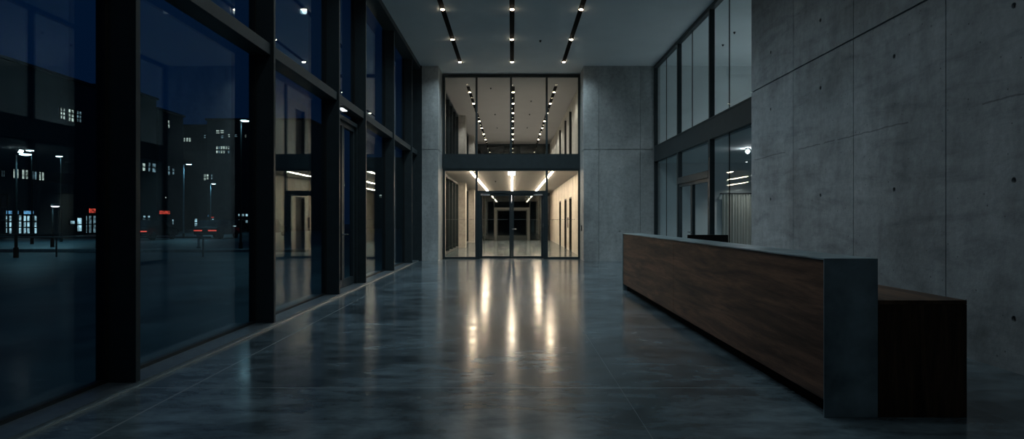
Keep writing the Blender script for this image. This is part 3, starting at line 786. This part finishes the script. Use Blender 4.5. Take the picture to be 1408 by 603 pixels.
YB = 90.0
Bb = facade_building('apartment_building', (-45, 95, 0), 'distant dark block with a short row of lit windows beside the street lamp', [(-56, -41.8, YB, YB + 10, -.03, 14.2)], M['facade2'])
for p in ((253, 255, 190, 195), (256.5, 259, 190, 195), (260, 262.5, 190, 195)): winY(Bb, YB, *p, M['win_warm'], 1, 1)
winY(Bb, YB, 246.5, 249.5, 293, 310, M['win_cool'], 1, 3, 'display_window')
YD = 82.0
Cb = facade_building('office_building', (-30, 87, 0), 'wide dark office block with scattered lit windows behind the street lamps', [(-38.2, -25.5, YD, YD + 12, -.03, 13.8)], M['facade'])
for p in ((297.5, 302, 179.5, 184, 'win_warm'), (303.5, 308, 179.5, 183.5, 'win_warm'), (304, 307.5, 187, 190, 'win_dim'), (314, 316.5, 185, 189, 'win_warm'),
          (281, 283, 186, 190, 'win_dim'), (280.5, 283.5, 240, 248, 'win_warm'), (284.5, 287, 240, 247, 'win_warm'), (290.5, 292.5, 240, 247, 'win_dim'),
          (323, 326, 185.5, 188.5, 'win_dim'), (337, 339, 186, 189, 'win_warm'), (344, 346.5, 186, 190, 'win_warm'), (330, 332, 186, 188, 'win_dim')):
    winY(Cb, YD, *p[:4], M[p[4]], 1, 2)
for k in range(6):
    winY(Cb, YD, 297.5 + 3.2 * k, 299.8 + 3.2 * k, 201.5, 205.5, M['win_warm' if k != 1 else 'win_dim'], 1, 1)
    if k != 4: winY(Cb, YD, 297.5 + 3.2 * k, 299.8 + 3.2 * k, 207.5, 211, M['win_dim' if k in (1, 5) else 'win_warm'], 1, 1)
for p in ((328, 336, 294.5, 297.5), (338, 341, 294.5, 297.5), (332, 336.5, 303, 306.5), (338, 341, 303, 306.5), (322, 323.5, 303, 306)): winY(Cb, YD, *p, M['win_cool'], 1, 1, 'display_window')
for p in ((268, 271.5, 301, 311, 'win_cool'), (292, 294, 301, 311, 'win_cool'), (286, 287.5, 303, 310, 'win_dim')): winY(Cb, YD, *p[:4], M[p[4]], 1, 2, 'display_window')
winY(Cb, YD, 290, 294.5, 298.5, 299.8, M['sign_red'], 1, 1, 'shop_sign'); winY(Cb, YD, 286, 287.2, 295.5, 298.5, M['sign_blue'], 1, 1, 'shop_sign')
Db = facade_building('low_block', (-15, 110, 0), 'low dark block seen faintly through the middle glass bays', [(-25, -2, 104, 116, -.03, 11.0)], M['facade2'])
for p in ((452, 454, 262, 268), (472, 474, 250, 256), (522, 525, 268, 272)): winY(Db, 104, *p, M['win_warm'], 1, 1)

def street_lamp(x, y, h, label, mat, arm=.55, pole='black', power=60):
    e = empty('street_lamp', (x, y, -.03), label, 'street lamp', 'street lamps outside the glass front')
    B().cyl((x, y, -.03), (x, y, .35), .09, .085, n=14).make('base', M['black'], e)
    b = B(); b.cyl((x, y, .35), (x, y, h), .055, .04, n=14); b.cyl((x, y, h - .03), (x + arm, y, h + .02), .028, n=10); b.make('pole', M[pole], e)
    b = B(); b.dome((x + arm, y, h + .03), .22, .32); b.make('lamp_head', M['black'], e, smooth=True)
    b = B(); b.dome((x + arm, y, h - .01), .19, .26); b.make('lens', mat, e, smooth=True)
    l = bpy.data.lights.new('street_glow', 'SPOT'); l.energy = power; l.color = (.45, .86, 1) ; l.spot_size = math.radians(165); l.spot_blend = 1; l.shadow_soft_size = .2
    lo = bpy.data.objects.new('street_glow', l); C.objects.link(lo); lo.location = (x + arm, y, h - .12)
    return e
street_lamp(-682 * 24.5 / F, 24.5, 3.85, 'street lamp outside the left edge bay in front of the shopfront', M['street_lamp'], .35, 'black', 140)
street_lamp(-451.5 * 50 / F, 50, 5.62, 'tall street lamp before the dark block, its pole lit', M['street_lamp'], .4, 'sill', 500)  # paler pole metal stands in for lamplight on the pole
street_lamp(-414.5 * 66 / F, 66, 5.0, 'smaller street lamp standing right of the tall lit one', M['street_lamp'], .3, 'sill', 500)  # pole given the paler metal too, so it looks lit
street_lamp(-373 * 30 / F, 30, 5.93, 'bright street lamp against the roofline of the wide office block', M['street_lamp'], .2, 'black', 220)
street_lamp(-632 * 34 / F, 34, 2.1, 'low pinkish lamp outside the left edge bay', M['pink_lamp'], .15)
for (px, py, Y) in ((44, 207, 38), (84, 215, 42)):
    x = (px - 704) * Y / F; h = 1.4 + (302 - py) * Y / F
    street_lamp(x, Y, h, 'street lamp over the shop windows, %s' % ('the brighter left one' if px == 44 else 'the fainter right one'), M['street_lamp'], -.12, 'black', 600)

b = B(); b.cyl((-15.8, 33, -.03), (-15.8, 33, .62), .06, n=16); b.dome((-15.8, 33, .62), .06, .5)
e = empty('bollard', (-15.8, 33, -.03), 'pale metal bollard on the plaza in front of the cars', 'bollard')
b.make('post', M['chrome'], e)
B().cyl((-15.8, 33, -.03), (-15.8, 33, .02), .10, n=16).make('base_plate', M['black'], e)
# guard rail outside the left edge bay
e = empty('guard_rail', (-19, 24, -.03), 'thin dark guard rail on posts along the pavement outside', 'railing')
b = B(); b.tube([(-24, 25, .72), (-11.5, 25, .72)], .03); b.make('rail', M['roof'], e)
for x in (-23, -20.2, -17.4, -14.6, -11.8): B().cyl((x, 25, -.03), (x, 25, .72), .03, n=10).make('post', M['roof'], e)

def car(x, y, label, tail=True):
    e = empty('car', (x, y, -.03), label, 'car', 'cars on the street')
    g = -.03; w = .86
    prof = [(-2.1, g + .35), (-2.12, g + .75), (-1.95, g + .92), (-.9 + .9, g + .95), (1.2, g + .90), (2.0, g + .78), (2.12, g + .55), (2.08, g + .3), (-2.05, g + .3)]
    b = B(); b.prism([(y + a, z) for a, z in prof], x - w, x + w)
    bmesh.ops.bevel(b.bm, geom=list(b.bm.edges), offset=.05, segments=2, affect='EDGES')
    b.make('body', M['car'], e)
    cab = [(-1.9, g + .9), (-1.45, g + 1.36), (.1, g + 1.42), (.95, g + .9)]
    b = B(); b.prism([(y + a, z) for a, z in cab], x - w + .1, x + w - .1)
    bmesh.ops.bevel(b.bm, geom=list(b.bm.edges), offset=.05, segments=2, affect='EDGES')
    b.make('cabin', M['dark_pane'], e)
    for sx in (-1, 1):
        for yy in (-1.3, 1.3):
            b = B(); b.cyl((x + sx * (w - .18), y + yy, g + .31), (x + sx * (w + .01), y + yy, g + .31), .31, n=24); b.make('wheel', M['tyre'], e)
        z = g + .62
        if tail: B().box(x + sx * .52 - .30, x + sx * .52 + .30, y - 2.15, y - 2.08, z - .04, z + .04, bev=.012).make('tail_light', M['tail'], e)
        else: B().box(x + sx * .58 - .17, x + sx * .58 + .17, y - 2.15, y - 2.08, z - .08, z + .08, bev=.015).make('headlight', M['head'], e)
car(-480 * 48 / F, 46.5, 'dark car with red tail lights under the red sign, leftmost car')
car(-421 * 48 / F, 50.0, 'dark car with red tail lights behind the bollard')
car(-366 * 52 / F, 57, 'dark car with red tail lights farthest right beside the bright lamp')
car(-388 * 74 / F, 76, 'dark car facing the hall with white headlights', tail=False)

# ------------------------------------------------------------------ sky, camera, view
w = bpy.data.worlds.new('dusk'); bpy.context.scene.world = w; w.use_nodes = True
nt = w.node_tree; nt.nodes.clear()
o = nt.nodes.new('ShaderNodeOutputWorld'); bg = nt.nodes.new('ShaderNodeBackground')
tc = nt.nodes.new('ShaderNodeTexCoord'); sx = nt.nodes.new('ShaderNodeSeparateXYZ')
nt.links.new(tc.outputs['Generated'], sx.inputs[0])
cr = nt.nodes.new('ShaderNodeValToRGB'); nt.links.new(sx.outputs['Z'], cr.inputs['Fac'])
el = cr.color_ramp.elements
el[0].position = 0; el[0].color = (.0012, .0075, .026, 1)
el[1].position = .7; el[1].color = (.0016, .010, .030, 1)
nt.links.new(cr.outputs[0], bg.inputs[0]); bg.inputs[1].default_value = 1.0
nt.links.new(bg.outputs[0], o.inputs[0])

cam = bpy.data.cameras.new('camera'); co = bpy.data.objects.new('camera', cam); C.objects.link(co)
cam.sensor_width = 36; cam.lens = 36 * F / 1408; cam.clip_start = .05; cam.clip_end = 500
co.location = (0, 0, 1.4); co.rotation_euler = (PI / 2, 0, 0)
sc = bpy.context.scene; sc.camera = co
vs = sc.view_settings; vs.view_transform = 'Standard'; vs.look = 'None'; vs.gamma = 1; vs.exposure = 0; vs.use_curve_mapping = False
cy = sc.cycles
cy.use_denoising = True; cy.max_bounces = 10; cy.diffuse_bounces = 4; cy.glossy_bounces = 5; cy.transparent_max_bounces = 24
cy.sample_clamp_indirect = 6; cy.caustics_reflective = False; cy.caustics_refractive = False; cy.use_light_tree = True
